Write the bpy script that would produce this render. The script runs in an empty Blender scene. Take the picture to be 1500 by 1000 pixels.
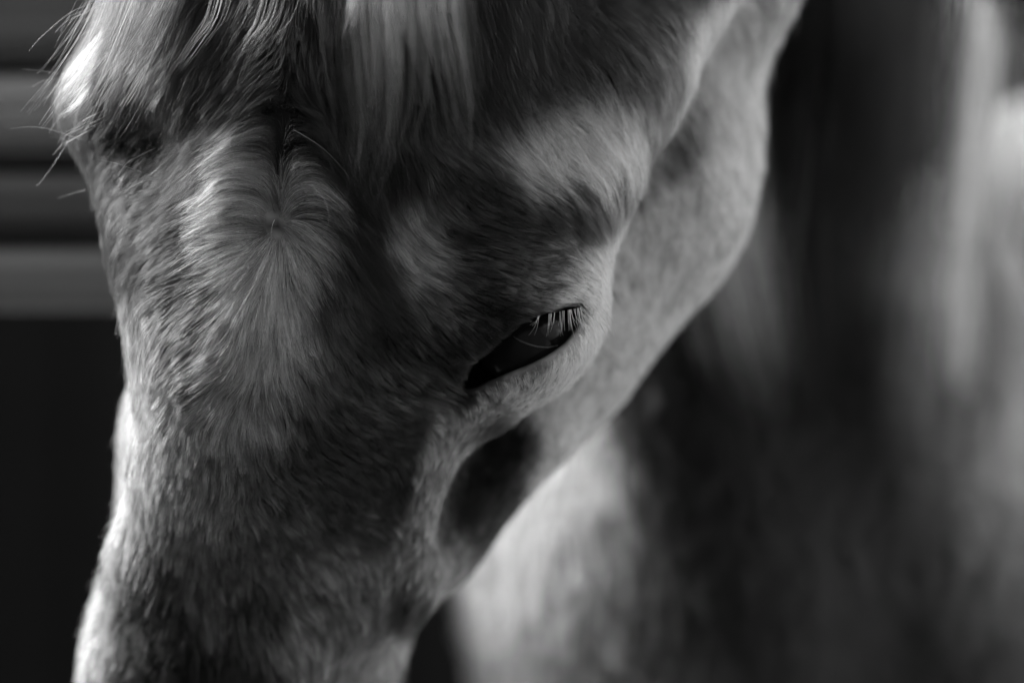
import bpy, math, random
import numpy as np
from mathutils import Vector, kdtree

rng = np.random.default_rng(7)
random.seed(7)
scene = bpy.context.scene
COL = scene.collection

# ------------------------------------------------------------------ camera
CAM_H = 1.35
cam_d = bpy.data.cameras.new('camera')
cam = bpy.data.objects.new('camera', cam_d)
COL.objects.link(cam)
cam.location = (0, -1.0, CAM_H)
cam.rotation_euler = (math.radians(90), 0, 0)
cam_d.sensor_width = 36.0
cam_d.lens = 100.0
cam_d.clip_start = 0.05
cam_d.clip_end = 400.0
cam_d.dof.use_dof = True
cam_d.dof.focus_distance = 1.0
cam_d.dof.aperture_fstop = 3.4
scene.camera = cam

# ------------------------------------------------------------------ sky, sun, exposure
SUN_EL, SUN_AZ = 36.0, -87.0        # azimuth from +Y (away from the camera), negative = to the left
world = bpy.data.worlds.new('World')
scene.world = world
world.use_nodes = True
wn, wl = world.node_tree.nodes, world.node_tree.links
bg = wn['Background']
sky = wn.new('ShaderNodeTexSky')
sky.sky_type = 'NISHITA'
sky.sun_disc = False
sky.sun_elevation = math.radians(SUN_EL)
sky.sun_rotation = math.radians(SUN_AZ)
sky.dust_density = 3.0
bw = wn.new('ShaderNodeRGBToBW')     # the photograph is black and white
wl.new(sky.outputs[0], bw.inputs[0])
wl.new(bw.outputs[0], bg.inputs['Color'])
bg.inputs['Strength'].default_value = 0.15
sun_d = bpy.data.lights.new('sun', 'SUN')
sun_d.energy = 2.0
sun_d.angle = math.radians(18)
sun_d.color = (1, 1, 1)
sun = bpy.data.objects.new('sun', sun_d)
COL.objects.link(sun)
sv = Vector((math.sin(math.radians(SUN_AZ)) * math.cos(math.radians(SUN_EL)),
             math.cos(math.radians(SUN_AZ)) * math.cos(math.radians(SUN_EL)),
             math.sin(math.radians(SUN_EL))))
sun.rotation_euler = sv.to_track_quat('Z', 'Y').to_euler()
sun.location = (-3, 1, 4)
vs = scene.view_settings
vs.view_transform = 'Standard'
vs.look = 'None'
vs.gamma = 1
vs.exposure = 2.05
scene.cycles.use_denoising = True
vs.use_curve_mapping = False
scene.cycles.max_bounces = 8
scene.cycles.diffuse_bounces = 3
scene.cycles.glossy_bounces = 2
scene.cycles.transmission_bounces = 5
scene.cycles.transparent_max_bounces = 8
scene.cycles_curves.shape = 'RIBBONS'
scene.cycles_curves.subdivisions = 2

S = 0.36 / 1500.0                   # metres per photo pixel one metre from the lens

def P(px, py, d):
    s = (1.0 + d) * S
    return np.array([(px - 750) * s, d, CAM_H - (py - 500) * s])

def to_px(p):
    k = 1.0 / ((1.0 + p[:, 1]) * S)
    return 750 + p[:, 0] * k, 500 - (p[:, 2] - CAM_H) * k

# ------------------------------------------------------------------ materials
def new_mat(name):
    m = bpy.data.materials.new(name)
    m.use_nodes = True
    nt = m.node_tree
    b = nt.nodes['Principled BSDF']
    return m, nt, b

def grey(v):
    return (v, v, v, 1)

def wood_mat(name, lo, hi, scale=(1.2, 30, 30), rough=0.75, axis_seed=0.0):
    m, nt, b = new_mat(name)
    tc = nt.nodes.new('ShaderNodeTexCoord')
    mp = nt.nodes.new('ShaderNodeMapping')
    mp.inputs['Scale'].default_value = scale
    mp.inputs['Location'].default_value = (axis_seed, 0, 0)
    n = nt.nodes.new('ShaderNodeTexNoise')
    n.inputs['Scale'].default_value = 3.0
    n.inputs['Detail'].default_value = 8
    n.inputs['Roughness'].default_value = 0.65
    oi = nt.nodes.new('ShaderNodeObjectInfo')
    r = nt.nodes.new('ShaderNodeValToRGB')
    r.color_ramp.elements[0].position = 0.3
    r.color_ramp.elements[0].color = grey(lo)
    r.color_ramp.elements[1].position = 0.7
    r.color_ramp.elements[1].color = grey(hi)
    mul = nt.nodes.new('ShaderNodeMath'); mul.operation = 'MULTIPLY_ADD'
    mul.inputs[1].default_value = 0.6; mul.inputs[2].default_value = 0.7
    nt.links.new(oi.outputs['Random'], mul.inputs[0])
    mx = nt.nodes.new('ShaderNodeVectorMath'); mx.operation = 'SCALE'
    nt.links.new(tc.outputs['Object'], mp.inputs[0])
    nt.links.new(mp.outputs[0], n.inputs['Vector'])
    nt.links.new(n.outputs['Fac'], r.inputs[0])
    nt.links.new(r.outputs[0], mx.inputs[0])
    nt.links.new(mul.outputs[0], mx.inputs['Scale'])
    nt.links.new(mx.outputs[0], b.inputs['Base Color'])
    b.inputs['Roughness'].default_value = rough
    bp = nt.nodes.new('ShaderNodeBump')
    bp.inputs['Strength'].default_value = 0.4
    bp.inputs['Distance'].default_value = 0.004
    nt.links.new(n.outputs['Fac'], bp.inputs['Height'])
    nt.links.new(bp.outputs[0], b.inputs['Normal'])
    return m

def ground_mat():
    m, nt, b = new_mat('pale_bounce_ground')  # unseen ground, made pale to bounce light onto the face
    tc = nt.nodes.new('ShaderNodeTexCoord')
    n = nt.nodes.new('ShaderNodeTexNoise')
    n.inputs['Scale'].default_value = 9
    n.inputs['Detail'].default_value = 10
    r = nt.nodes.new('ShaderNodeValToRGB')
    r.color_ramp.elements[0].color = grey(0.18)
    r.color_ramp.elements[1].color = grey(0.34)
    nt.links.new(tc.outputs['Object'], n.inputs['Vector'])
    nt.links.new(n.outputs['Fac'], r.inputs[0])
    nt.links.new(r.outputs[0], b.inputs['Base Color'])
    b.inputs['Roughness'].default_value = 0.95
    return m

def plain(name, v, rough=0.6, spec=0.5):
    m, nt, b = new_mat(name)
    n = nt.nodes.new('ShaderNodeTexNoise')
    n.inputs['Scale'].default_value = 60
    r = nt.nodes.new('ShaderNodeValToRGB')
    r.color_ramp.elements[0].color = grey(v * 0.8)
    r.color_ramp.elements[1].color = grey(v * 1.2)
    nt.links.new(n.outputs['Fac'], r.inputs[0])
    nt.links.new(r.outputs[0], b.inputs['Base Color'])
    b.inputs['Roughness'].default_value = rough
    b.inputs['Specular IOR Level'].default_value = spec
    return m

def skin_mat():
    m, nt, b = new_mat('horse_skin')
    a = nt.nodes.new('ShaderNodeAttribute'); a.attribute_name = 'coat'
    n = nt.nodes.new('ShaderNodeTexNoise'); n.inputs['Scale'].default_value = 90
    mm = nt.nodes.new('ShaderNodeMath'); mm.operation = 'MULTIPLY_ADD'
    mm.inputs[1].default_value = 0.5; mm.inputs[2].default_value = 0.5
    sc = nt.nodes.new('ShaderNodeVectorMath'); sc.operation = 'SCALE'
    nt.links.new(n.outputs['Fac'], mm.inputs[0])
    nt.links.new(a.outputs['Color'], sc.inputs[0])
    nt.links.new(mm.outputs[0], sc.inputs['Scale'])
    nt.links.new(sc.outputs[0], b.inputs['Base Color'])
    b.inputs['Roughness'].default_value = 0.8
    b.inputs['Specular IOR Level'].default_value = 0.12
    return m

def hair_mat(name, attr='tint', scale=1.0, rough=0.5):
    m = bpy.data.materials.new(name)
    m.use_nodes = True
    nt = m.node_tree
    nt.nodes.remove(nt.nodes['Principled BSDF'])
    out = nt.nodes['Material Output']
    h = nt.nodes.new('ShaderNodeBsdfHairPrincipled')
    h.model = 'CHIANG'
    h.parametrization = 'COLOR'
    a = nt.nodes.new('ShaderNodeAttribute'); a.attribute_name = attr
    sc = nt.nodes.new('ShaderNodeVectorMath'); sc.operation = 'SCALE'
    sc.inputs['Scale'].default_value = scale
    nt.links.new(a.outputs['Color'], sc.inputs[0])
    nt.links.new(sc.outputs[0], h.inputs['Color'])
    h.inputs['Roughness'].default_value = rough
    h.inputs['Radial Roughness'].default_value = 0.6
    h.inputs['IOR'].default_value = 1.18
    nt.links.new(h.outputs[0], out.inputs['Surface'])
    return m

# ------------------------------------------------------------------ mesh helpers
def link(name, me, mat=None, parent=None):
    o = bpy.data.objects.new(name, me)
    COL.objects.link(o)
    if mat: me.materials.append(mat)
    if parent: o.parent = parent
    return o

def tag(o, label=None, cat=None, group=None, kind=None):
    if label: o['label'] = label
    if cat: o['category'] = cat
    if group: o['group'] = group
    if kind: o['kind'] = kind
    return o

def box_mesh(name, sx, sy, sz, bev=0.004, jitter=0.0, seg=2):
    import bmesh
    bm = bmesh.new()
    bmesh.ops.create_cube(bm, size=1)
    for v in bm.verts:
        v.co.x *= sx; v.co.y *= sy; v.co.z *= sz
        v.co += Vector([random.uniform(-jitter, jitter) for _ in range(3)])
    if bev > 0:
        bmesh.ops.bevel(bm, geom=bm.edges[:], offset=bev, segments=seg, affect='EDGES', profile=0.5)
    me = bpy.data.meshes.new(name)
    bm.to_mesh(me); bm.free()
    return me

# ------------------------------------------------------------------ ground, back wall and added walls that shape the light
floor = link('ground', bpy.data.meshes.new('ground'), None)
gm = floor.data
gm.from_pydata([(-150, -150, 0), (150, -150, 0), (150, 150, 0), (-150, 150, 0)], [], [(0, 1, 2, 3)])
gm.materials.append(ground_mat())
tag(floor, kind='structure')

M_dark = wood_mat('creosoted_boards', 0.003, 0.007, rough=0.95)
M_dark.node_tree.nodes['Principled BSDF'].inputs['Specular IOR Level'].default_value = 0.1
M_fill = wood_mat('fill_wall_boards', 0.5, 0.65, rough=0.9)  # pale so that the added wall fills the face with light
M_rail = wood_mat('weathered_rail', 0.04, 0.10)
M_rail_pale = wood_mat('bleached_rail', 0.08, 0.17)
M_rail_dark = wood_mat('dark_rail', 0.03, 0.06)  # darker wood tone for one rail

def empty(name, loc=(0, 0, 0)):
    e = bpy.data.objects.new(name, None)
    COL.objects.link(e)
    e.location = loc
    e.empty_display_size = 0.1
    return e

def vertical_board_wall(name, x0, x1, y, z1, facing, label, group, mat):
    root = tag(empty(name, ((x0 + x1) / 2, y, 0)), label, 'wall', group)
    w = 0.2
    me = box_mesh('board', w - 0.012, 0.03, z1, 0.003)
    me.materials.append(mat)
    n = int((x1 - x0) / w)
    for i in range(n):
        b = bpy.data.objects.new('board', me)
        COL.objects.link(b); b.parent = root
        b.location = (x0 + (i + .5) * w - (x0 + x1) / 2, random.uniform(-.004, .004), z1 / 2)
    bk = link('backing', box_mesh('backing', x1 - x0, 0.02, z1, 0), mat, root)
    bk.location = (0, 0.03 * facing, z1 / 2)
    return root

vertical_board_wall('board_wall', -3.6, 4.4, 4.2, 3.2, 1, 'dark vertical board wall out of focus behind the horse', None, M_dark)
vertical_board_wall('board_wall', -3.6, 3.6, -2.6, 3.2, -1, 'unseen pale board wall added behind the camera to bounce fill light', None, M_fill)  # added out of view as a fill reflector
sw = tag(empty('added_light_screen', (-1.7, -1.35, 0)), 'unseen dark board screen added to block light from the near left', 'wall')  # added out of view to cut sky light from the near left
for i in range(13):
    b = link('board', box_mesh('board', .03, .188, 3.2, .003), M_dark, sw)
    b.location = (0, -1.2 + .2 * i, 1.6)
ws = tag(empty('added_light_screen', (-3.1, 3.3, 0)), 'unseen dark board screen added to keep sun off the back wall', 'wall')  # added out of view to shade the back wall
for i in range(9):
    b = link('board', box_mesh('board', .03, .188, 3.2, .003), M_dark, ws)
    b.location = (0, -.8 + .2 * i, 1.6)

# ------------------------------------------------------------------ signed distance model of the horse
def axis(segs):
    out = []
    for a, b, h in segs:
        n = max(2, int(round((b - a) / h)))
        out.append(np.linspace(a, b, n, endpoint=False))
    out.append([segs[-1][1]])
    return np.concatenate(out)

GX = axis([(-.30, -.20, .006), (-.20, -.01, .0032), (-.01, .04, .0018), (.04, .15, .0032), (.15, .5, .012), (.5, 2.1, .03)]).astype(np.float64)
GY = axis([(-.06, -.02, .006), (-.02, .07, .002), (.07, .25, .0045), (.25, .75, .011), (.75, 2.9, .03)]).astype(np.float64)
GZ = axis([(-.03, .9, .03), (.9, 1.15, .01), (1.15, 1.325, .0034), (1.325, 1.375, .0018), (1.375, 1.55, .0034), (1.55, 1.80, .012)]).astype(np.float64)

class Field:
    def __init__(self):
        self.F = np.full((len(GX), len(GY), len(GZ)), 0.3, np.float32)
    def region(self, lo, hi):
        i = [max(0, np.searchsorted(g, l) - 1) for g, l in zip((GX, GY, GZ), lo)]
        j = [min(len(g), np.searchsorted(g, h) + 1) for g, h in zip((GX, GY, GZ), hi)]
        sl = tuple(slice(a, b) for a, b in zip(i, j))
        X = GX[sl[0]][:, None, None]; Y = GY[sl[1]][None, :, None]; Z = GZ[sl[2]][None, None, :]
        return sl, X, Y, Z
    def union(self, sl, d, k):
        a = self.F[sl]
        h = np.maximum(k - np.abs(a - d), 0) / k
        self.F[sl] = np.minimum(a, d) - h * h * k * 0.25
    def subtract(self, sl, d, k):
        a = self.F[sl]; d = -d
        h = np.maximum(k - np.abs(a - d), 0) / k
        self.F[sl] = np.maximum(a, d) + h * h * k * 0.25
    def cone(self, a, b, ra, rb, k=0.03, flat=None):
        a = np.array(a, float); b = np.array(b, float)
        R = max(ra, rb) + k + 0.05
        lo = np.minimum(a, b) - R; hi = np.maximum(a, b) + R
        sl, X, Y, Z = self.region(lo, hi)
        ba = b - a; L2 = ba @ ba
        t = ((X - a[0]) * ba[0] + (Y - a[1]) * ba[1] + (Z - a[2]) * ba[2]) / L2
        t = np.clip(t, 0, 1)
        d = np.sqrt((X - a[0] - t * ba[0]) ** 2 + (Y - a[1] - t * ba[1]) ** 2 + (Z - a[2] - t * ba[2]) ** 2) - (ra + (rb - ra) * t)
        self.union(sl, d.astype(np.float32), k)
    def ell(self, c, r, k=0.03, rot=0.0, sub=False, yaw=0.0):
        c = np.array(c, float); r = np.array(r, float)
        R = r.max() + k + 0.05
        sl, X, Y, Z = self.region(c - R, c + R)
        x, y, z = X - c[0], Y - c[1], Z - c[2]
        cr, sr = math.cos(rot), math.sin(rot)        # rotation in the picture plane
        x, z = cr * x + sr * z, -sr * x + cr * z
        cy, sy = math.cos(yaw), math.sin(yaw)
        x, y = cy * x + sy * y, -sy * x + cy * y
        k0 = np.sqrt((x / r[0]) ** 2 + (y / r[1]) ** 2 + (z / r[2]) ** 2)
        k1 = np.sqrt((x / r[0] ** 2) ** 2 + (y / r[1] ** 2) ** 2 + (z / r[2] ** 2) ** 2) + 1e-9
        d = (k0 * (k0 - 1) / k1).astype(np.float32)
        (self.subtract if sub else self.union)(sl, d, k)

def rp_(px, d):
    return px * S * (1 + d)

H = Field()
def hc(p, q, k=0.03):
    """round cone between (px, py, depth, radius in px) points"""
    H.cone(P(*p[:3]), P(*q[:3]), rp_(p[3], p[2]), rp_(q[3], q[2]), k)
def hchain(pts, k=0.03):
    for p, q in zip(pts, pts[1:]):
        hc(p, q, k)

# cranium and forehead
H.ell(P(585, 30, .105), (rp_(340, .1), .105, rp_(520, .1)), 0.03, rot=-0.10)
H.ell(P(400, 110, .070), (rp_(165, .08), .061, rp_(330, .08)), 0.03, rot=-0.05)
hchain([(300, 20, .040, 95), (262, 170, .032, 75), (262, 290, .030, 72)], 0.02)
hchain([(228, 215, .050, 78), (270, 300, .042, 78), (282, 400, .040, 66)], 0.02)
# nasal bones and muzzle
hchain([(295, 300, .030, 75), (294, 420, .028, 58), (296, 550, .028, 58), (284, 690, .042, 60), (238, 830, .064, 62), (220, 960, .078, 62), (214, 1060, .088, 62), (175, 1450, .14, 80), (185, 1650, .17, 85)], 0.02)
hchain([(440, 300, .060, 220), (415, 480, .052, 175), (395, 640, .060, 130), (335, 980, .096, 120), (270, 1450, .15, 120)], 0.03)
hchain([(540, 420, .075, 200), (515, 560, .070, 130), (505, 680, .078, 100), (470, 820, .094, 95), (420, 1000, .115, 100), (360, 1450, .17, 110)], 0.03)
hchain([(520, 330, .12, 300), (400, 640, .125, 190), (340, 980, .145, 190), (280, 1450, .19, 160), (250, 1700, .20, 170)], 0.03)
# far brow
H.ell(P(256, 85, .078), (rp_(98, .07), .05, rp_(150, .07)), 0.03, rot=-0.10)
H.ell(P(206, 155, .065), (rp_(92, .07), .035, rp_(48, .07)), 0.02)
hc((232, 170, .062, 72), (275, 315, .050, 72), 0.025)
H.ell(P(188, 238, -.004), (rp_(52, .05), .022, rp_(50, .05)), 0.03, sub=True)
# near temple, brow ridge and orbit
hchain([(970, -60, .085, 120), (880, 110, .062, 112), (832, 270, .048, 86), (800, 400, .041, 76)], 0.012)
H.ell(P(778, 505, .040), (rp_(100, .04), .034, rp_(78, .04)), 0.022, rot=0.55)
# hollow above the eye
hchain([(690, 120, .060, 170), (715, 290, .046, 105), (735, 400, .043, 82)], 0.03)
hc((600, 330, .062, 190), (640, 470, .055, 130), 0.03)
# cheek and lower jaw
hchain([(905, 60, .17, 190), (876, 180, .165, 162), (744, 500, .150, 146), (604, 752, .145, 68), (385, 1070, .15, 66), (290, 1400, .18, 75)], 0.03)
hc((1015, 40, .14, 85), (1000, 230, .15, 50), 0.03)
hc((900, 300, .15, 180), (620, 560, .14, 130), 0.04)
hc((560, 830, .088, 48), (622, 815, .112, 36), 0.03)
hc((757, 640, .125, 56), (648, 792, .135, 40), 0.02)
# facial crest running down from below the eye
hchain([(680, 600, .060, 22), (600, 700, .070, 26), (570, 850, .085, 30)], 0.03)
hollow = (P(700, 700, .088), (rp_(40, .1), .022, rp_(85, .1)))
H.ell(hollow[0], hollow[1], 0.025, sub=True, rot=-0.45)
# ears (above the frame)
hchain([(1090, -60, .13, 85), (1150, -220, .14, 75), (1230, -520, .15, 12)], 0.03)
hchain([(330, -320, .11, 85), (280, -480, .12, 70), (230, -760, .13, 12)], 0.03)
# muzzle end
hchain([(270, 1560, .19, 200), (330, 1750, .23, 150)], 0.04)

# opening of the near eye: an almond prism cut down to the eyeball
EYE_C = P(768, 508, .0315)
EYE_R = 0.0175
almond = np.array([(680, 566), (685, 550), (694, 534), (720, 514), (745, 491), (768, 473), (800, 462), (830, 452), (850, 447), (852, 458),
                   (842, 480), (826, 500), (802, 517), (774, 531), (748, 541), (722, 552), (700, 562), (688, 568)], float)
def poly_sdf(px, py, poly):
    d = np.full(px.shape, 1e9); ins = np.zeros(px.shape, bool)
    n = len(poly)
    for i in range(n):
        a = poly[i]; b = poly[(i + 1) % n]
        e = b - a; wx = px - a[0]; wy = py - a[1]
        t = np.clip((wx * e[0] + wy * e[1]) / (e @ e), 0, 1)
        d = np.minimum(d, (wx - e[0] * t) ** 2 + (wy - e[1] * t) ** 2)
        c = ((a[1] <= py) & (b[1] > py)) | ((b[1] <= py) & (a[1] > py))
        xi = a[0] + (py - a[1]) / (b[1] - a[1] + 1e-12) * e[0]
        ins ^= c & (px < xi)
    return np.where(ins, -1, 1) * np.sqrt(d)
sl, X, Y, Z = H.region(P(600, 640, .02) - [0, .06, 0], P(920, 380, .08))
pxx, pyy = to_px(np.stack(np.broadcast_arrays(X, Y, Z), -1).reshape(-1, 3))
shp = np.broadcast(X, Y, Z).shape
pd = (poly_sdf(pxx, pyy, almond) * S).reshape(shp)
dd = np.maximum(pd, Y - 0.045).astype(np.float32)
H.subtract(sl, dd - .0007, 0.0038)

B = Field()
def bchain(pts, k=0.06):
    for p, q in zip(pts, pts[1:]):
        B.cone(P(*p[:3]), P(*q[:3]), p[3], q[3], k)
# neck
bchain([(820, -420, .24, .085), (980, -150, .30, .105), (1032, 200, .42, .104), (1110, 620, .50, .132), (1160, 900, .56, .150), (1220, 1350, .68, .18)])
# throat line
bchain([(985, 480, .36, .040), (945, 740, .40, .070), (958, 930, .41, .068), (1010, 1250, .50, .09)], 0.07)
bd = np.array([.66, .75, 0.0]); bl = np.array([.75, -.66, 0.0])
ch = np.array([.36, .92, 0.0])
def bp_(f, l, z):
    return ch + bd * f + bl * l + np.array([0, 0, z])
# shoulder, withers, barrel, croup
B.cone(bp_(-.12, 0, 1.10), bp_(.1, 0, 1.15), .21, .25, .08)
B.cone(bp_(.02, .10, 1.22), bp_(-.1, .12, .98), .13, .13, .08)
B.cone(bp_(.02, .0, 1.40), bp_(.28, 0, 1.40), .115, .10, .08)
B.cone(bp_(.1, 0, 1.14), bp_(.75, 0, 1.10), .27, .31, .08)
B.cone(bp_(.75, 0, 1.12), bp_(1.25, 0, 1.18), .29, .27, .08)
for s_ in (-1, 1):
    B.cone(bp_(-.06, .13 * s_, 1.0), bp_(-.03, .13 * s_, .62), .12, .065, .06)
    B.cone(bp_(-.03, .13 * s_, .62), bp_(-.02, .13 * s_, .46), .05, .05, .03)
    B.cone(bp_(-.02, .13 * s_, .46), bp_(-.02, .13 * s_, .14), .038, .034, .02)
    B.cone(bp_(-.02, .13 * s_, .13), bp_(-.06, .13 * s_, .03), .036, .058, .02)
    B.cone(bp_(1.25, .12 * s_, 1.1), bp_(1.12, .15 * s_, .86), .19, .11, .06)
    B.cone(bp_(1.12, .15 * s_, .86), bp_(1.42, .14 * s_, .55), .10, .052, .04)
    B.cone(bp_(1.42, .14 * s_, .55), bp_(1.36, .14 * s_, .16), .045, .036, .02)
    B.cone(bp_(1.36, .14 * s_, .14), bp_(1.30, .14 * s_, .03), .038, .06, .02)

Fh, Fb = H.F, B.F
k = 0.035
hh = np.maximum(k - np.abs(Fh - Fb), 0) / k
F = np.minimum(Fh, Fb) - hh * hh * k * .25

def surface_nets(F):
    Sg = F < 0
    nx, ny, nz = F.shape
    c = np.zeros((nx - 1, ny - 1, nz - 1), np.uint8)
    for i in (0, 1):
        for j in (0, 1):
            for l in (0, 1):
                c += Sg[i:nx - 1 + i, j:ny - 1 + j, l:nz - 1 + l]
    act = (c > 0) & (c < 8)
    ci = np.argwhere(act)
    idx = np.full(act.shape, -1, np.int64)
    idx[act] = np.arange(len(ci))
    acc = np.zeros((len(ci), 3)); cnt = np.zeros(len(ci))
    corners = [(i, j, l) for i in (0, 1) for j in (0, 1) for l in (0, 1)]
    for a in corners:
        for ax in range(3):
            if a[ax] == 1: continue
            b = list(a); b[ax] = 1
            A = ci + a; Bc = ci + b
            fa = F[A[:, 0], A[:, 1], A[:, 2]].astype(float); fb = F[Bc[:, 0], Bc[:, 1], Bc[:, 2]].astype(float)
            m = (fa < 0) != (fb < 0)
            t = np.where(m, fa / np.where(m, fa - fb, 1), 0)[:, None]
            pa = np.stack([GX[A[:, 0]], GY[A[:, 1]], GZ[A[:, 2]]], 1)
            pb = np.stack([GX[Bc[:, 0]], GY[Bc[:, 1]], GZ[Bc[:, 2]]], 1)
            acc += np.where(m[:, None], pa + (pb - pa) * t, 0); cnt += m
    V = acc / cnt[:, None]
    quads = []
    for ax in range(3):
        sa = [slice(1, -1)] * 3; sb = [slice(1, -1)] * 3
        sa[ax] = slice(0, -1); sb[ax] = slice(1, None)
        A = Sg[tuple(sa)]; Bs = Sg[tuple(sb)]
        e = np.argwhere(A != Bs)
        off = np.array([1, 1, 1]); off[ax] = 0
        e = e + off
        inside_first = Sg[e[:, 0], e[:, 1], e[:, 2]]
        u, v = [(1, 2), (2, 0), (0, 1)][ax]
        def cell(du, dv):
            q = e.copy(); q[:, u] -= du; q[:, v] -= dv
            return idx[q[:, 0], q[:, 1], q[:, 2]]
        q = np.stack([cell(1, 1), cell(0, 1), cell(0, 0), cell(1, 0)], 1)
        q[~inside_first] = q[~inside_first][:, ::-1]
        quads.append(q)
    Q = np.concatenate(quads)
    return V, Q[(Q >= 0).all(1)]

V, Q = surface_nets(F)

def sample(G, p):
    """trilinear lookup on the uneven grid, with gradient"""
    out = []
    idx = []; fr = []
    for g, c in zip((GX, GY, GZ), p.T):
        i = np.clip(np.searchsorted(g, c) - 1, 0, len(g) - 2)
        idx.append(i); fr.append(np.clip((c - g[i]) / (g[i + 1] - g[i]), 0, 1))
    i, j, l = idx; a, b, c = fr
    v = {}
    for x in (0, 1):
        for y in (0, 1):
            for z in (0, 1):
                v[x, y, z] = G[i + x, j + y, l + z]
    y0z0 = v[0,0,0] * (1-a) + v[1,0,0] * a; y1z0 = v[0,1,0] * (1-a) + v[1,1,0] * a
    y0z1 = v[0,0,1] * (1-a) + v[1,0,1] * a; y1z1 = v[0,1,1] * (1-a) + v[1,1,1] * a
    z0 = y0z0 * (1-b) + y1z0 * b; z1 = y0z1 * (1-b) + y1z1 * b
    val = z0 * (1-c) + z1 * c
    gz = (z1 - z0) / (GZ[l+1] - GZ[l])
    gy = ((y1z0 - y0z0) * (1-c) + (y1z1 - y0z1) * c) / (GY[j+1] - GY[j])
    x0 = (v[0,0,0] * (1-b) + v[0,1,0] * b) * (1-c) + (v[0,0,1] * (1-b) + v[0,1,1] * b) * c
    x1 = (v[1,0,0] * (1-b) + v[1,1,0] * b) * (1-c) + (v[1,0,1] * (1-b) + v[1,1,1] * b) * c
    gx = (x1 - x0) / (GX[i+1] - GX[i])
    g = np.stack([gx, gy, gz], 1)
    g /= np.linalg.norm(g, axis=1, keepdims=True) + 1e-9
    return val, g

# ------------------------------------------------------------------ coat colour (dapple grey markings, with some light and shade painted in)
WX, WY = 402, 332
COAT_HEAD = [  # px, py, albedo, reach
    (140, 40, .08, 40), (120, 140, .10, 26), (160, 110, .10, 30), (210, 60, .12, 45), (188, 228, .006, 46), (150, 215, .01, 30), (215, 175, .01, 34), (165, 300, .14, 28), (200, 345, .04, 30), (205, 275, .03, 40), (240, 290, .10, 26), (205, 400, .10, 26), (230, 190, .04, 40), (280, 60, .14, 60), (360, 40, .08, 60), (480, 40, .03, 75), (480, 110, .04, 50), (540, 240, .05, 45),  # includes the shade below the far brow, painted as dark tones
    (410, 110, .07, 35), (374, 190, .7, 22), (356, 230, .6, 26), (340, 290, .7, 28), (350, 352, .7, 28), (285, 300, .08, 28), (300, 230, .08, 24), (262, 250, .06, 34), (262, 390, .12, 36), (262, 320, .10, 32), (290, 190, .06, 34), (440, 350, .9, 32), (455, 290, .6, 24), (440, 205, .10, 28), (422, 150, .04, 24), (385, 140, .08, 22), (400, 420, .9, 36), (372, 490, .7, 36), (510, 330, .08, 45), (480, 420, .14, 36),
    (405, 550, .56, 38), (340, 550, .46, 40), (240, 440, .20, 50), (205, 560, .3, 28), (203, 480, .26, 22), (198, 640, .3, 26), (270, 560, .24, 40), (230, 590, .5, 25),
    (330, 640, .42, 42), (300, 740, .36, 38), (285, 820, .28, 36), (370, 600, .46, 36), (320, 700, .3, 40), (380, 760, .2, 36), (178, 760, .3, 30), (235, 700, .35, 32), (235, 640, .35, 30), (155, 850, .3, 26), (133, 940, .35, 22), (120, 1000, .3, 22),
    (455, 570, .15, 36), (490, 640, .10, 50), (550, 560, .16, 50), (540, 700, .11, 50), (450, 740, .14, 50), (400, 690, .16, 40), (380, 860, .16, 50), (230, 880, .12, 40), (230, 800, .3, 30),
    (290, 900, .26, 40), (260, 970, .12, 50), (500, 870, .32, 50), (430, 830, .26, 40), (440, 960, .36, 50), (520, 960, .3, 40), (590, 640, .06, 22), (578, 720, .05, 22), (627, 700, .38, 22), (655, 865, .55, 16), (600, 930, .55, 16), (360, 980, .08, 40),  # includes the jaw edge highlight, painted as pale spots
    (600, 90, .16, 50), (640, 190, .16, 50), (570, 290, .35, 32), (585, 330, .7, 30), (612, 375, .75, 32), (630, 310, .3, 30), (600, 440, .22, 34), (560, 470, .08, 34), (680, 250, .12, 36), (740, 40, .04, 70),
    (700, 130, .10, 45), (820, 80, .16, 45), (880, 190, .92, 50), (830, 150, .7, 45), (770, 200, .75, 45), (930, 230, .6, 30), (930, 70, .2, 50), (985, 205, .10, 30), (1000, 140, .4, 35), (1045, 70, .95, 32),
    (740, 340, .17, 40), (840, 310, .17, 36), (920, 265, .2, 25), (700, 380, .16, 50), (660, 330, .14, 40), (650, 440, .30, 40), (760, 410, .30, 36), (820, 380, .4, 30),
    (875, 395, .97, 35), (865, 460, .97, 28), (640, 530, .12, 40), (676, 550, .30, 14),  # brow edge painted pale for light from the right, plus white eye hair
    (710, 460, .12, 30), (645, 650, .42, 30), (695, 595, .42, 30), (622, 740, .36, 26), (712, 715, .14, 34), (670, 580, .01, 9), (686, 583, .01, 6), (750, 640, .05, 26), (790, 560, .5, 20), (620, 800, .30, 34),  # includes the shaded hollow below the eye, painted dark
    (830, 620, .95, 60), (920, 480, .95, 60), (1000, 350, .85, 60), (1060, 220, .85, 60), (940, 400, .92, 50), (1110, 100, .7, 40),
    (620, 900, .08, 26), (640, 850, .3, 22), (575, 960, .3, 24)]
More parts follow.
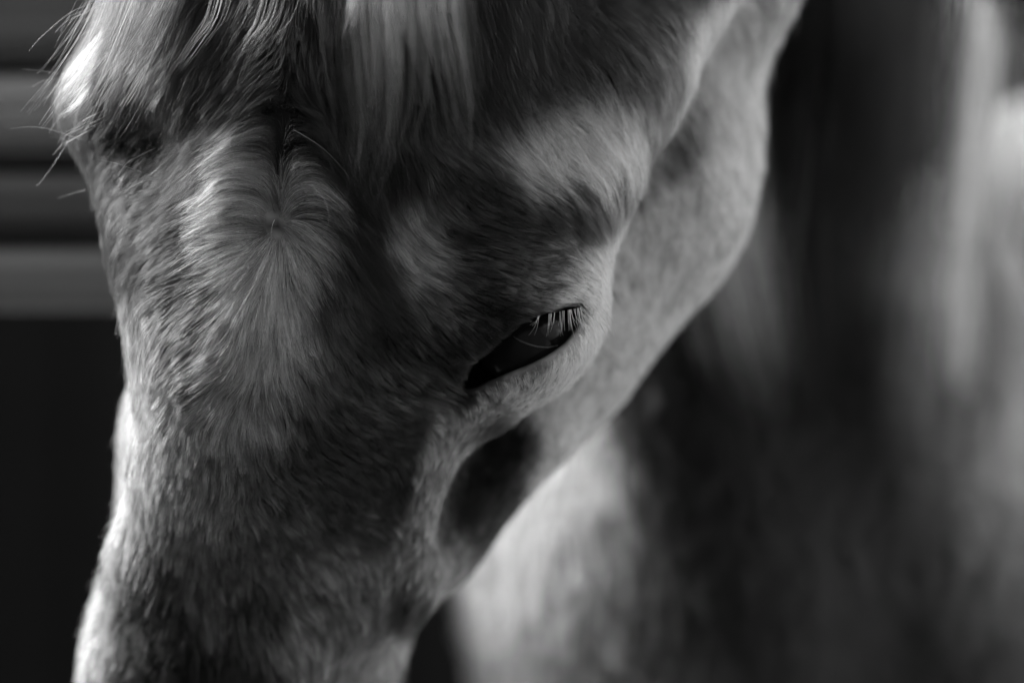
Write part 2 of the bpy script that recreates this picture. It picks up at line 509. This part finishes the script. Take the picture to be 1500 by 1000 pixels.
COAT_BODY = [  # light on withers and throat is partly painted in as paler tones
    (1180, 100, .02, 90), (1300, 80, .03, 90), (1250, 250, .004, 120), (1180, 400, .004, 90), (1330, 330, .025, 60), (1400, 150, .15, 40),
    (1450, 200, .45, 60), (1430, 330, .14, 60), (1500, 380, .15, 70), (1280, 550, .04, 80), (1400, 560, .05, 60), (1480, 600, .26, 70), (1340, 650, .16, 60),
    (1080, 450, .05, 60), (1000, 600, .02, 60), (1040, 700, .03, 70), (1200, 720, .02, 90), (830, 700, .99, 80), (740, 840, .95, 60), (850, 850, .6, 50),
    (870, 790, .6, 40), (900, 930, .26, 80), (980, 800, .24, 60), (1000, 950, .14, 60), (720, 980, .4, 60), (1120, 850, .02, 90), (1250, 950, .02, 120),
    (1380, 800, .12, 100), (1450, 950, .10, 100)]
def shepard(px, py, table, col=2, log=True, pw=1.0):
    num = np.zeros(len(px)); den = np.zeros(len(px)) + 1e-9
    for t in table:
        r = t[-1] if col == 2 else 60
        w = np.exp(-((px - t[0]) ** 2 + (py - t[1]) ** 2) / (2 * (r * .75) ** 2)) + 1e-6 / (1 + ((px - t[0]) ** 2 + (py - t[1]) ** 2) / 1e4)
        num += w * (math.log(t[col]) if log else t[col]); den += w
    r = num / den
    return np.exp(r) if log else r

def value_noise(p, scale, seed):
    """smooth 3-D value noise in 0..1"""
    q = p / scale + 100.0
    i = np.floor(q).astype(np.int64); f = q - i
    f = f * f * (3 - 2 * f)
    out = np.zeros(len(p))
    for x in (0, 1):
        for y in (0, 1):
            for z in (0, 1):
                hsh = (i[:, 0] + x) * 374761393 + (i[:, 1] + y) * 668265263 + (i[:, 2] + z) * 2147483647 + seed * 974711
                hsh = (hsh ^ (hsh >> 13)) * 1274126177
                hsh = (hsh ^ (hsh >> 16)) & 0xffff
                w = (f[:, 0] if x else 1 - f[:, 0]) * (f[:, 1] if y else 1 - f[:, 1]) * (f[:, 2] if z else 1 - f[:, 2])
                out += w * hsh / 65535.0
    return out

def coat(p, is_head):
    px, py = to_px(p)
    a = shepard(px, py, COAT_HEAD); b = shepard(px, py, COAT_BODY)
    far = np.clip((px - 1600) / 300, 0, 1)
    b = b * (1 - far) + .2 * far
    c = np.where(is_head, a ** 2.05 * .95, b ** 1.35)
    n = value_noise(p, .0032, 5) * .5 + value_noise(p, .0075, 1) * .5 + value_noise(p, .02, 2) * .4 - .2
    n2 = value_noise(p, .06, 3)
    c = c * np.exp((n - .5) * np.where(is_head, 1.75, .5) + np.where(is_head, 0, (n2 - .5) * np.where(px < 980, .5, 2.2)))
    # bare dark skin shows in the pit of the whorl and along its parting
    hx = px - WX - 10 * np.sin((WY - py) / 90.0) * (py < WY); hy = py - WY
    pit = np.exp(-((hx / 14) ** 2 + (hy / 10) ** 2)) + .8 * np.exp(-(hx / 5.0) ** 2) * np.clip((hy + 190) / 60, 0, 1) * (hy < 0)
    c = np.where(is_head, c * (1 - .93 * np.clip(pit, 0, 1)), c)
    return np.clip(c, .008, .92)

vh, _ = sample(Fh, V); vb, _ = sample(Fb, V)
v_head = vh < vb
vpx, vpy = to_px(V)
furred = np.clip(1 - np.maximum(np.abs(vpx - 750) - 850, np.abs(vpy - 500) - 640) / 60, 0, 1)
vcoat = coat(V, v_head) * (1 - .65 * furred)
vpx, vpy = to_px(V)
lid = poly_sdf(vpx, vpy, almond)
near_eye = v_head & (V[:, 1] < .06)
rim = np.clip(1 - lid / 9.0, 0, 1) * near_eye
vcoat = vcoat * (1 - rim) + .012 * rim
tear = np.clip(1 - np.hypot((vpx - 672) / 17, (vpy - 578) / 8) , 0, 1) * near_eye
vcoat = vcoat * (1 - .9 * np.clip(tear * 2, 0, 1))
hoof = V[:, 2] < .10
vcoat = np.where(hoof, .03, vcoat)

me = bpy.data.meshes.new('horse')
me.vertices.add(len(V)); me.vertices.foreach_set('co', V.astype(np.float32).ravel())
me.loops.add(len(Q) * 4); me.loops.foreach_set('vertex_index', Q.astype(np.int32).ravel())
me.polygons.add(len(Q)); me.polygons.foreach_set('loop_start', np.arange(0, len(Q) * 4, 4, dtype=np.int32))
me.polygons.foreach_set('loop_total', np.full(len(Q), 4, np.int32))
me.update(calc_edges=True)
me.polygons.foreach_set('use_smooth', np.ones(len(Q), bool))
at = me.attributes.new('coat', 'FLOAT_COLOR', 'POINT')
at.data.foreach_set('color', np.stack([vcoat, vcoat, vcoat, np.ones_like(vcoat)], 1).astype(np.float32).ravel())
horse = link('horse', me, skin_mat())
tag(horse, 'dapple grey horse lowering its head, dark eye half closed, seen close up', 'horse')
print('horse mesh', len(V), len(Q))

# ------------------------------------------------------------------ eye
def uv_sphere(name, c, r, mat, parent, squash=1.0, seg=48):
    import bmesh
    bm = bmesh.new()
    bmesh.ops.create_uvsphere(bm, u_segments=seg, v_segments=seg // 2, radius=1)
    for v in bm.verts:
        v.co = Vector((v.co.x * r, v.co.y * r * squash, v.co.z * r))
    for f in bm.faces: f.smooth = True
    m_ = bpy.data.meshes.new(name); bm.to_mesh(m_); bm.free()
    o = link(name, m_, mat, parent)
    o.location = Vector(c)
    return o
M_eye, nt, b = new_mat('wet_dark_eye')
b.inputs['Base Color'].default_value = grey(.006)
b.inputs['Roughness'].default_value = .12
b.inputs['IOR'].default_value = 1.25
b.inputs['Specular IOR Level'].default_value = .2
M_lid = plain('eyelid_skin', .012, .45)
M_iris = plain('iris', .02, .3)
eyeb = uv_sphere('eyeball', EYE_C, EYE_R, M_eye, horse)

M_cornea, nt, b = new_mat('wet_cornea')
b.inputs['Specular IOR Level'].default_value = .6
b.inputs['Base Color'].default_value = grey(.008)
b.inputs['Roughness'].default_value = .08
b.inputs['IOR'].default_value = 1.33
cor = uv_sphere('cornea', P(798, 487, .0250) - EYE_C, .0092, M_cornea, eyeb)

def tube(name, pts, r, mat, parent, n=8):
    c = bpy.data.curves.new(name, 'CURVE'); c.dimensions = '3D'; c.bevel_depth = r; c.bevel_resolution = 2; c.use_fill_caps = True
    sp = c.splines.new('POLY'); sp.points.add(len(pts) - 1)
    for i, p in enumerate(pts):
        sp.points[i].co = (*p, 1); sp.points[i].radius = .25 + .75 * math.sin(math.pi * i / (len(pts) - 1))
    tmp = bpy.data.objects.new('tmp', c); COL.objects.link(tmp)
    dg = bpy.context.evaluated_depsgraph_get()
    me_ = bpy.data.meshes.new_from_object(tmp.evaluated_get(dg))
    bpy.data.objects.remove(tmp); bpy.data.curves.remove(c)
    me_.name = name; me_.materials.clear()
    return link(name, me_, mat, parent)
M_reflection = plain('reflection_grey', .05, .3)  # grey for a thin tube that stands in for the eye's faint reflection
tp = []
for x, y in ((752, 493), (762, 499), (774, 504), (788, 508), (802, 509), (816, 506), (826, 501)):
    q = P(x, y, .015); d2 = (q[0] - EYE_C[0]) ** 2 + (q[2] - EYE_C[2]) ** 2
    q[1] = EYE_C[1] - math.sqrt(max(EYE_R ** 2 - d2, 0)) - .0002
    tp.append(q - EYE_C)
tube('reflection_arc', tp, .00028, M_reflection, eyeb)

# ------------------------------------------------------------------ hair direction field
FLOW = [  # px, py, angle (0 right, 90 down)
    (150, 60, 118), (250, 100, 118), (330, 60, 110), (470, 40, 100), (560, 150, 80), (620, 60, 85), (700, 60, 75), (760, 60, 65), (850, 60, 55),
    (950, 60, 50), (1050, 80, 52), (1120, 150, 80), (700, 170, 62), (800, 180, 60), (900, 180, 56), (950, 260, 60), (1000, 200, 52),
    (620, 300, 82), (600, 350, 78), (680, 260, 35), (740, 300, 30), (850, 290, 40), (700, 350, 12), (800, 350, 15), (900, 330, 75),
    (640, 400, 10), (560, 400, 60), (720, 400, 8), (800, 400, 2), (870, 400, 5), (870, 460, 55), (640, 460, 40), (700, 450, 40),
    (250, 300, 160), (200, 300, 130), (230, 400, 150), (300, 400, 150), (200, 500, 112), (260, 480, 155), (250, 560, 150), (200, 620, 112), (300, 560, 125),
    (350, 480, 108), (400, 500, 86), (450, 500, 70), (350, 650, 95), (420, 620, 75), (480, 600, 52), (550, 600, 35), (620, 600, 32),
    (500, 700, 35), (450, 750, 60), (550, 750, 42), (350, 850, 82), (250, 750, 105), (200, 850, 110), (160, 900, 115), (300, 950, 95),
    (450, 900, 55), (520, 900, 65), (530, 450, 55), (520, 350, 52), (560, 520, 48), (650, 540, 40), (450, 430, 66),
    (850, 600, 88), (950, 400, 86), (1050, 300, 82), (1100, 150, 85), (700, 650, 112), (650, 750, 112), (550, 970, 125), (640, 850, 120),
    (1250, 100, 50), (1300, 300, 65), (1200, 700, 82), (900, 800, 92), (1400, 200, 62), (1450, 700, 75), (1100, 900, 80), (740, 900, 92), (1400, 900, 75), (1300, 600, 75)]
NF = 8
fx_ = np.arange(-300, 1801, NF); fy_ = np.arange(-300, 1301, NF)
FXg, FYg = np.meshgrid(fx_, fy_, indexing='ij')
fu = np.zeros(FXg.shape); fv = np.zeros(FXg.shape); den = np.zeros(FXg.shape)
for x, y, a in FLOW:
    r2 = (FXg - x) ** 2 + (FYg - y) ** 2
    w = np.exp(-r2 / (2 * 42 ** 2)) + 1e-4 / (1 + r2 / 1e4)
    fu += w * math.cos(math.radians(a)); fv += w * math.sin(math.radians(a)); den += w
fu /= den; fv /= den
def flow(px, py):
    gx = np.clip((px - fx_[0]) / NF, 0, len(fx_) - 1.001); gy = np.clip((py - fy_[0]) / NF, 0, len(fy_) - 1.001)
    i = gx.astype(int); j = gy.astype(int); a = gx - i; b = gy - j
    def lk(g): return (g[i, j] * (1-a) + g[i+1, j] * a) * (1-b) + (g[i, j+1] * (1-a) + g[i+1, j+1] * a) * b
    u = lk(fu); v = lk(fv)
    n = np.hypot(u, v) + 1e-6; u = u / n; v = v / n
    # the whorl on the forehead: hair radiates from one point, with a parting running up from it
    x = px - WX - 10 * np.sin((WY - py) / 90.0) * (py < WY); y = py - WY
    ys = np.where(y < 0, y * .42, y)
    r = np.hypot(x, ys) + 1e-3
    w = np.exp(-(r / 92) ** 2)
    ru = x / (np.hypot(x, y) + 1e-3); rv = y / (np.hypot(x, y) + 1e-3)
    # above the point hair leaves the parting and fans outwards
    up = np.clip(-y / 60, 0, 1)
    su = np.sign(x) * np.clip(np.abs(x) / 26, .12, 1.0)
    sv_ = -np.clip(1.05 - np.abs(x) / 55, -.9, 1.0)
    m_ = np.hypot(su, sv_); su = su / m_; sv_ = sv_ / m_
    ru = ru * (1 - up) + su * up; rv = rv * (1 - up) + sv_ * up
    sw = .22 * (y > -10)
    ru, rv = ru - sw * rv, rv + sw * ru
    u = u * (1 - w) + ru * w; v = v * (1 - w) + rv * w
    n = np.hypot(u, v) + 1e-6
    return u / n, v / n

LEN_HEAD = [(150, 60, 17, 80), (400, 330, 20, 90), (300, 330, 16, 80), (480, 60, 16, 80), (850, 180, 17, 110), (700, 100, 18, 90), (1050, 60, 16, 80),
            (700, 330, 11, 60), (800, 400, 6, 50), (690, 480, 6, 40), (860, 440, 9, 30), (600, 350, 14, 50), (560, 600, 9, 80), (380, 520, 14, 80), (220, 500, 10, 60),
            (250, 700, 10, 80), (350, 880, 10, 90), (160, 950, 9, 60), (500, 920, 10, 80), (740, 600, 5, 60), (700, 700, 5, 60), (610, 700, 6, 45), (640, 800, 6, 45), (900, 580, 6, 80),
            (1000, 350, 7, 80), (180, 230, 9, 50)]

tri = np.concatenate([Q[:, [0, 1, 2]], Q[:, [0, 2, 3]]])
Pa, Pb, Pc = V[tri[:, 0]], V[tri[:, 1]], V[tri[:, 2]]
cr = np.cross(Pb - Pa, Pc - Pa)
area = np.linalg.norm(cr, axis=1) * .5
tn = cr / (2 * area[:, None] + 1e-12)
tc_ = (Pa + Pb + Pc) / 3
cpos = np.array([0, -1.0, CAM_H])
vd = cpos - tc_; vd /= np.linalg.norm(vd, axis=1, keepdims=True)
facing = (tn * vd).sum(1)
tpx, tpy = to_px(tc_)
t_head = sample(Fh, tc_)[0] < sample(Fb, tc_)[0]
lid_t = poly_sdf(tpx, tpy, almond)

def scatter(mask, n, dens=None):
    ii = np.nonzero(mask)[0]
    w = area[ii] * (dens[ii] if dens is not None else 1)
    w = w / w.sum()
    pick = ii[np.searchsorted(np.cumsum(w), rng.random(n)).clip(0, len(ii) - 1)]
    a = rng.random(n); b = rng.random(n); fl = a + b > 1
    a[fl] = 1 - a[fl]; b[fl] = 1 - b[fl]
    return Pa[pick] + (Pb[pick] - Pa[pick]) * a[:, None] + (Pc[pick] - Pa[pick]) * b[:, None]

def make_curves(name, pts, rad, tint, mat, parent):
    """pts (n, k, 3), rad (n, k), tint (n, k)"""
    n, kk, _ = pts.shape
    cu = bpy.data.hair_curves.new(name)
    cu.add_curves([kk] * n)
    cu.position_data.foreach_set('vector', pts.astype(np.float32).ravel())
    r = cu.attributes.get('radius') or cu.attributes.new('radius', 'FLOAT', 'POINT')
    r.data.foreach_set('value', rad.astype(np.float32).ravel())
    t = cu.attributes.new('tint', 'FLOAT_COLOR', 'POINT')
    if tint.ndim == 1:
        tint = tint[:, None].repeat(kk, 1)
    tt = tint.ravel()
    t.data.foreach_set('color', np.stack([tt, tt, tt, np.ones_like(tt)], 1).astype(np.float32).ravel())
    cu.materials.append(mat)
    o = bpy.data.objects.new(name, cu)
    COL.objects.link(o)
    o.parent = parent
    return o

def nearest(src, q):
    """index of the nearest source point, by hashing to a grid via kd tree"""
    kd = kdtree.KDTree(len(src))
    for i, p in enumerate(src.tolist()): kd.insert(p, i)
    kd.balance()
    f = kd.find
    return np.array([f(p)[1] for p in q.tolist()])

def grow(p0, length, steps, lift, curl_noise, seed):
    n = len(p0)
    out = np.zeros((n, steps + 1, 3)); out[:, 0] = p0
    _, nrm = sample(F, p0)
    p = p0 - nrm * .0006
    out[:, 0] = p
    st = (length / steps)[:, None]
    nz = np.stack([value_noise(p0, .0055, seed + s) - .5 for s in range(3)], 1) * 1.0
    nz2 = np.stack([value_noise(p0, .016, seed + 10 + s) - .5 for s in range(3)], 1)
    rnd = rng.normal(0, 1, (n, 3)) * curl_noise * .35
    for s in range(steps):
        px, py = to_px(p)
        u, v = flow(px, py)
        d = np.stack([u, np.zeros(n), -v], 1)
        val, g = sample(F, p)
        d += nz * curl_noise * 1.6 + nz2 * curl_noise * 1.1 + rnd
        d -= (d * g).sum(1, keepdims=True) * g
        d /= np.linalg.norm(d, axis=1, keepdims=True) + 1e-9
        h_t = lift * length * ((s + 1) / steps) ** .8
        corr = (h_t - val)[:, None]
        p = p + d * st + g * np.clip(corr, -st * .7, st * .9)
        out[:, s + 1] = p
    return out

def hair_coat(name, mask, n, n_clump, rad, steps, lift, len_fn, tint_fn, clump, noise, dens=None, seed=50, mat=None, patch=.6):
    p0 = scatter(mask, n, dens)
    length = len_fn(p0) * np.exp(rng.normal(0, .22, n))
    pts = grow(p0, length, steps, lift * np.exp(rng.normal(0, .35, n)), noise, seed)
    if n_clump:
        ci = rng.choice(n, n_clump, replace=False)
        near = nearest(p0[ci], p0)
        c = ci[near]
        t = np.linspace(0, 1, steps + 1)[None, :, None]
        offs = (p0 - p0[c])[:, None, :] * .35
        w = (t ** 1.3) * (clump * rng.uniform(.5, 1.1, n))[:, None, None]
        # arc length of the guide is rescaled by staying at the same curve parameter
        pts = pts * (1 - w) + (pts[c] + offs) * w
        ctint = rng.normal(0, patch, n_clump)[near]
        clen = None
    else:
        ctint = 0
    tint = tint_fn(p0) * np.exp(ctint + rng.normal(0, .25, n))
    prof = np.linspace(1, .25, steps + 1)[None, :] * np.exp(rng.normal(0, .2, n))[:, None]
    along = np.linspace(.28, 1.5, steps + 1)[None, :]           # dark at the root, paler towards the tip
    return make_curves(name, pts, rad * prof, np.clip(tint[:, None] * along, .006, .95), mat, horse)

M_hair = hair_mat('coat_hair')
head_mask = t_head & (facing > -.45) & (tpx > -40) & (tpx < 1300) & (tpy > -170) & (tpy < 1150) & (lid_t > 8) & (np.hypot((tpx - 671) / 19, (tpy - 580) / 8) > 1) & (tc_[:, 1] < .30)
hx_ = tpx - WX - 10 * np.sin((WY - tpy) / 90.0) * (tpy < WY); hy_ = tpy - WY
head_mask &= ~((np.hypot(hx_, hy_) < 8) | ((np.abs(hx_) < 3.5) & (hy_ < 0) & (hy_ > -170)))
def len_head(p):
    px, py = to_px(p)
    return shepard(px, py, LEN_HEAD) * .001 * .72
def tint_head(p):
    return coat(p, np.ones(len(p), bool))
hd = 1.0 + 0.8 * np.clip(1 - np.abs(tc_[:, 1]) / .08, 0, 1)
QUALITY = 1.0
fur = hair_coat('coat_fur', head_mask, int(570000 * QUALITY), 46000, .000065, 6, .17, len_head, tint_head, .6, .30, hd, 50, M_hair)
tag(fur, kind='stuff')

body_mask = (~t_head) & (facing > -.3) & (tpx > 500) & (tpx < 1640) & (tpy > -150) & (tpy < 1150)
def len_body(p):
    px, py = to_px(p)
    return np.full(len(p), .016)
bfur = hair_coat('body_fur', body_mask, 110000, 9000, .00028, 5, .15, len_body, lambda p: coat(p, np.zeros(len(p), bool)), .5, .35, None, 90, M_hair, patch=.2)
tag(bfur, kind='stuff')

# ------------------------------------------------------------------ locks of long hair
def spline(pts, k_):
    pts = np.array(pts, float)
    t = np.linspace(0, len(pts) - 1, k_)
    i = np.clip(t.astype(int), 0, len(pts) - 2); f = (t - i)[:, None]
    p0 = pts[np.clip(i - 1, 0, None)]; p1 = pts[i]; p2 = pts[i + 1]; p3 = pts[np.clip(i + 2, None, len(pts) - 1)]
    return .5 * (2 * p1 + (p2 - p0) * f + (2 * p0 - 5 * p1 + 4 * p2 - p3) * f ** 2 + (3 * p1 - p0 - 3 * p2 + p3) * f ** 3)

def lock(path, n, spread, tint, rad, k_=14, tip=.6, frizz=.0012):
    """path: (px, py, depth) points; returns arrays of strands"""
    c = spline([P(*p) for p in path], k_)
    t = np.linspace(0, 1, k_)
    off = rng.normal(0, 1, (n, 1, 3)) * spread * np.array([1, .5, .3])
    env = (1 - (1 - tip) * t ** 1.5)[None, :, None]
    ph = rng.uniform(0, 6.28, (n, 1, 3)); fr = rng.uniform(2, 6, (n, 1, 3))
    wob = np.sin(ph + fr * t[None, :, None] * 2) * frizz * t[None, :, None] * rng.uniform(.2, 1, (n, 1, 1))
    end = rng.uniform(.3, 1.0, n) ** .8
    pts = c[None] + off * env + wob
    # shorten strands at random so the tips are ragged
    tt = t[None, :] * end[:, None] * (k_ - 1)
    i = np.clip(tt.astype(int), 0, k_ - 2); f = (tt - i)[..., None]
    ar = np.arange(n)[:, None]
    pts = pts[ar, i] * (1 - f) + pts[ar, i + 1] * f
    r = rad * np.linspace(1, .3, k_)[None, :] * np.exp(rng.normal(0, .2, n))[:, None]
    return pts, r, np.clip(tint * np.exp(rng.normal(0, .3, n)), .003, .92)

def locks(name, specs, k_=14):
    A = [lock(*s[:1], *s[1:]) for s in specs]
    o = make_curves(name, np.concatenate([a[0] for a in A]), np.concatenate([a[1] for a in A]), np.concatenate([a[2] for a in A]), M_hair, horse)
    tag(o, kind='stuff')
    return o

FORELOCK = [
    ([(330, -120, -.01), (312, 10, -.012), (285, 60, -.008), (255, 105, 0), (238, 130, .012)], 14, .0030, .05, .00007),
    ([(420, -140, -.02), (395, 10, -.022), (368, 60, -.02), (350, 105, -.012), (342, 130, -.008)], 16, .0030, .05, .00007),
    ([(645, -160, -.09), (644, 0, -.09), (656, 70, -.085), (668, 130, -.075), (675, 190, -.06), (678, 250, -.045)], 60, .0058, .08, .00005),
    ([(590, -160, -.09), (592, 0, -.09), (600, 70, -.085), (608, 110, -.075), (616, 170, -.06)], 40, .0058, .06, .00005),
    ([(556, -160, -.08), (552, 0, -.08), (556, 90, -.075), (556, 170, -.065), (542, 240, -.05), (525, 300, -.035)], 60, .0075, .06, .00005),
    ([(530, -160, -.04), (522, -20, -.04), (516, 20, -.038), (508, 60, -.03)], 60, .0018, .08, .00007),
]
# fringe over the far brow, combed down and to the left
for i in range(34):
    x = random.uniform(165, 290); y0 = random.uniform(-90, -10)
    ln = random.uniform(120, 240) * (1.0 if x < 290 else 1.35)
    dx = -random.uniform(.38, .62) * ln if x < 290 else -random.uniform(.15, .4) * ln
    d0 = .012 + max(0, (190 - x)) * .0002
    FORELOCK.append(([(x + 25, y0 - 60, d0 + .005), (x, y0, d0), (x + dx * .35, y0 + ln * .45, d0 - .008), (x + dx * .8, y0 + ln * .85, d0 - .008), (x + dx * 1.08, y0 + ln * 1.05, d0 - .004)],
                     16, .0018, random.choice([.02, .05, .16, .02]), .00006))
for i in range(14):      # pale tuft at the tip of the far brow
    x = random.uniform(-22, 22); y = random.uniform(-30, 20)
    FORELOCK.append(([(185 + x, 60 + y, .03), (150 + x, 100 + y, .022), (118 + x, 138 + y, .022), (92 + x * .5, 166 + y * .5, .03)], 26, .0016, random.choice([.25, .45, .6]), .00006))
forelock = locks('forelock', FORELOCK)

MANE = [
    ([(1230, -200, .21), (1200, 0, .20), (1215, 200, .24), (1250, 330, .27)], 900, .022, .004, .0001),
    ([(1330, -200, .30), (1310, 0, .27), (1320, 200, .27), (1330, 420, .30)], 900, .022, .004, .0001),
    ([(1270, -100, .24), (1260, 150, .24), (1250, 350, .28), (1240, 520, .32)], 900, .022, .004, .0001),
    ([(1180, -50, .22), (1165, 200, .23), (1150, 350, .27), (1170, 520, .31), (1190, 640, .34)], 800, .014, .004, .0001),
    ([(1100, 100, .24), (1075, 300, .25), (1095, 420, .27), (1120, 540, .30), (1140, 650, .34)], 260, .013, .60, .0001),
    ([(1075, 100, .24), (1060, 300, .25), (1060, 420, .28), (1085, 560, .31), (1110, 700, .34)], 220, .018, .30, .0001),
    ([(1400, 0, .39), (1385, 200, .36), (1380, 380, .36), (1390, 520, .37), (1372, 620, .39), (1368, 700, .41)], 800, .010, .92, .0001),
    ([(1390, 50, .39), (1370, 250, .36), (1340, 400, .36), (1350, 520, .37), (1385, 600, .39)], 600, .014, .7, .0001),
    ([(1330, 250, .34), (1310, 420, .34), (1290, 560, .36), (1290, 660, .38)], 400, .010, .20, .0001),
    ([(1395, -120, .40), (1388, 20, .39), (1402, 90, .40), (1408, 200, .41)], 500, .006, .92, .0001),
    ([(1320, 350, .34), (1300, 600, .36), (1330, 760, .40), (1330, 850, .44)], 500, .018, .12, .0001),
    ([(1240, 450, .34), (1230, 650, .36), (1180, 800, .38), (1150, 900, .42)], 700, .022, .004, .0001),
]
mane = locks('mane', MANE)


def strands(name, paths, tints, rad, k_=12):
    pts = np.stack([spline([P(*q) for q in p], k_) for p in paths])
    r = rad * np.linspace(1, .25, k_)[None, :].repeat(len(paths), 0)
    return make_curves(name, pts, r, np.array(tints), M_hair, horse)

W = [
    [(170, -5, .03), (110, 15, .02), (65, 50, .02), (42, 75, .02)],
    [(150, 108, .03), (95, 108, .02), (60, 104, .02), (30, 101, .02)],
    [(150, 125, .03), (90, 116, .02), (60, 120, .02), (48, 128, .02)],
    [(120, 205, .03), (75, 190, .02), (45, 186, .02), (15, 189, .02)],
    [(110, 195, .04), (95, 215, .03), (72, 250, .03), (54, 273, .03)],
    [(215, 255, .03), (190, 246, .01), (165, 238, .01), (140, 233, .01)],
    [(170, 262, .03), (185, 240, .01), (205, 228, .01), (228, 217, .01)],
    [(240, 262, .02), (215, 264, .01), (200, 270, .01), (182, 281, .01)],
    [(125, 278, .04), (110, 282, .04), (95, 287, .04), (85, 290, .04)],
    [(402, 322, -.004), (399, 330, -.012), (397, 342, -.014), (399, 356, -.010)],
    [(455, 270, -.004), (475, 292, -.014), (482, 320, -.016), (473, 350, -.010)],
    [(430, 190, -.004), (470, 215, -.014), (500, 245, -.012), (512, 262, -.010)],
]
for i in range(26):      # scruff at the far brow
    x = random.uniform(105, 150); y = random.uniform(0, 200)
    l = random.uniform(20, 50)
    W.append([(x + 30, y - 10, .03), (x + 8, y + 3, .02), (x - l * .4, y + l * .4, .02), (x - l * .8, y + l * .9 + random.uniform(-10, 10), .02)])
for i in range(24):      # stray hairs along the lower edge of the nose
    y = random.uniform(690, 1000); x = np.interp(y, [690, 850, 1000], [182, 140, 118])
    l = random.uniform(6, 16)
    W.append([(x + 14, y - 12, .07), (x + 2, y - 4, .06), (x - l * .4, y + 3, .06), (x - l, y + 8, .06)])
whiskers = strands('whisker_hair', W, [random.uniform(.15, .45) for _ in W], .00005)
tag(whiskers, kind='stuff')

L = []
for i in range(34):
    t = random.random() ** .6
    x = 780 + 72 * t; y = 464 - 14 * t
    l = random.uniform(20, 46) * (.6 + .4 * t)
    a = 26 * (t - .55) + random.uniform(-5, 5)
    L.append([(x, y, .012 - .006 * t), (x + a * .15, y + l * .3, -.003), (x + a * .45, y + l * .65, -.005), (x + a, y + l, -.002)])
for i in range(70):
    x = random.uniform(845, 885); y = random.uniform(430, 475); l = random.uniform(18, 34)
    L.append([(x, y, .02), (x + l * .3, y + l * .25, .006), (x + l * .5, y + l * .6, .004), (x + l * .65, y + l, .006)])
lashes = strands('eyelashes', L, [random.uniform(.4, .9) for _ in L], .00010)

# ------------------------------------------------------------------ rail fence on the left
fence = tag(empty('rail_fence', tuple(P(140, 500, .34)[:2]) + (0,)), 'weathered horizontal rail fence out of focus left of the horse', 'fence')
fx, fy = fence.location.x, fence.location.y
mpx = S * 1.34
for (y0, y1, thick, ln, mr) in ((-70, 97, .030, 1.5, M_rail), (106, 214, .045, 1.5, M_rail_pale), (254, 337, .030, 1.5, M_rail_dark), (362, 455, .040, 1.5, M_rail_pale)):
    hgt = (y1 - y0) * mpx
    o = link('rail', box_mesh('rail', ln, thick, hgt, min(.012, hgt * .3), .0, 3), mr, fence)
    o.location = (P(470, 0, .34)[0] - ln / 2 - fx, thick / 2, CAM_H - ((y0 + y1) / 2 - 500) * mpx)
for x in (P(430, 0, .34)[0], P(430, 0, .34)[0] - 1.35):
    o = link('post', box_mesh('post', .09, .09, 1.62, .008), M_rail, fence)
    o.location = (x - fx, .095, .81)
print('done')
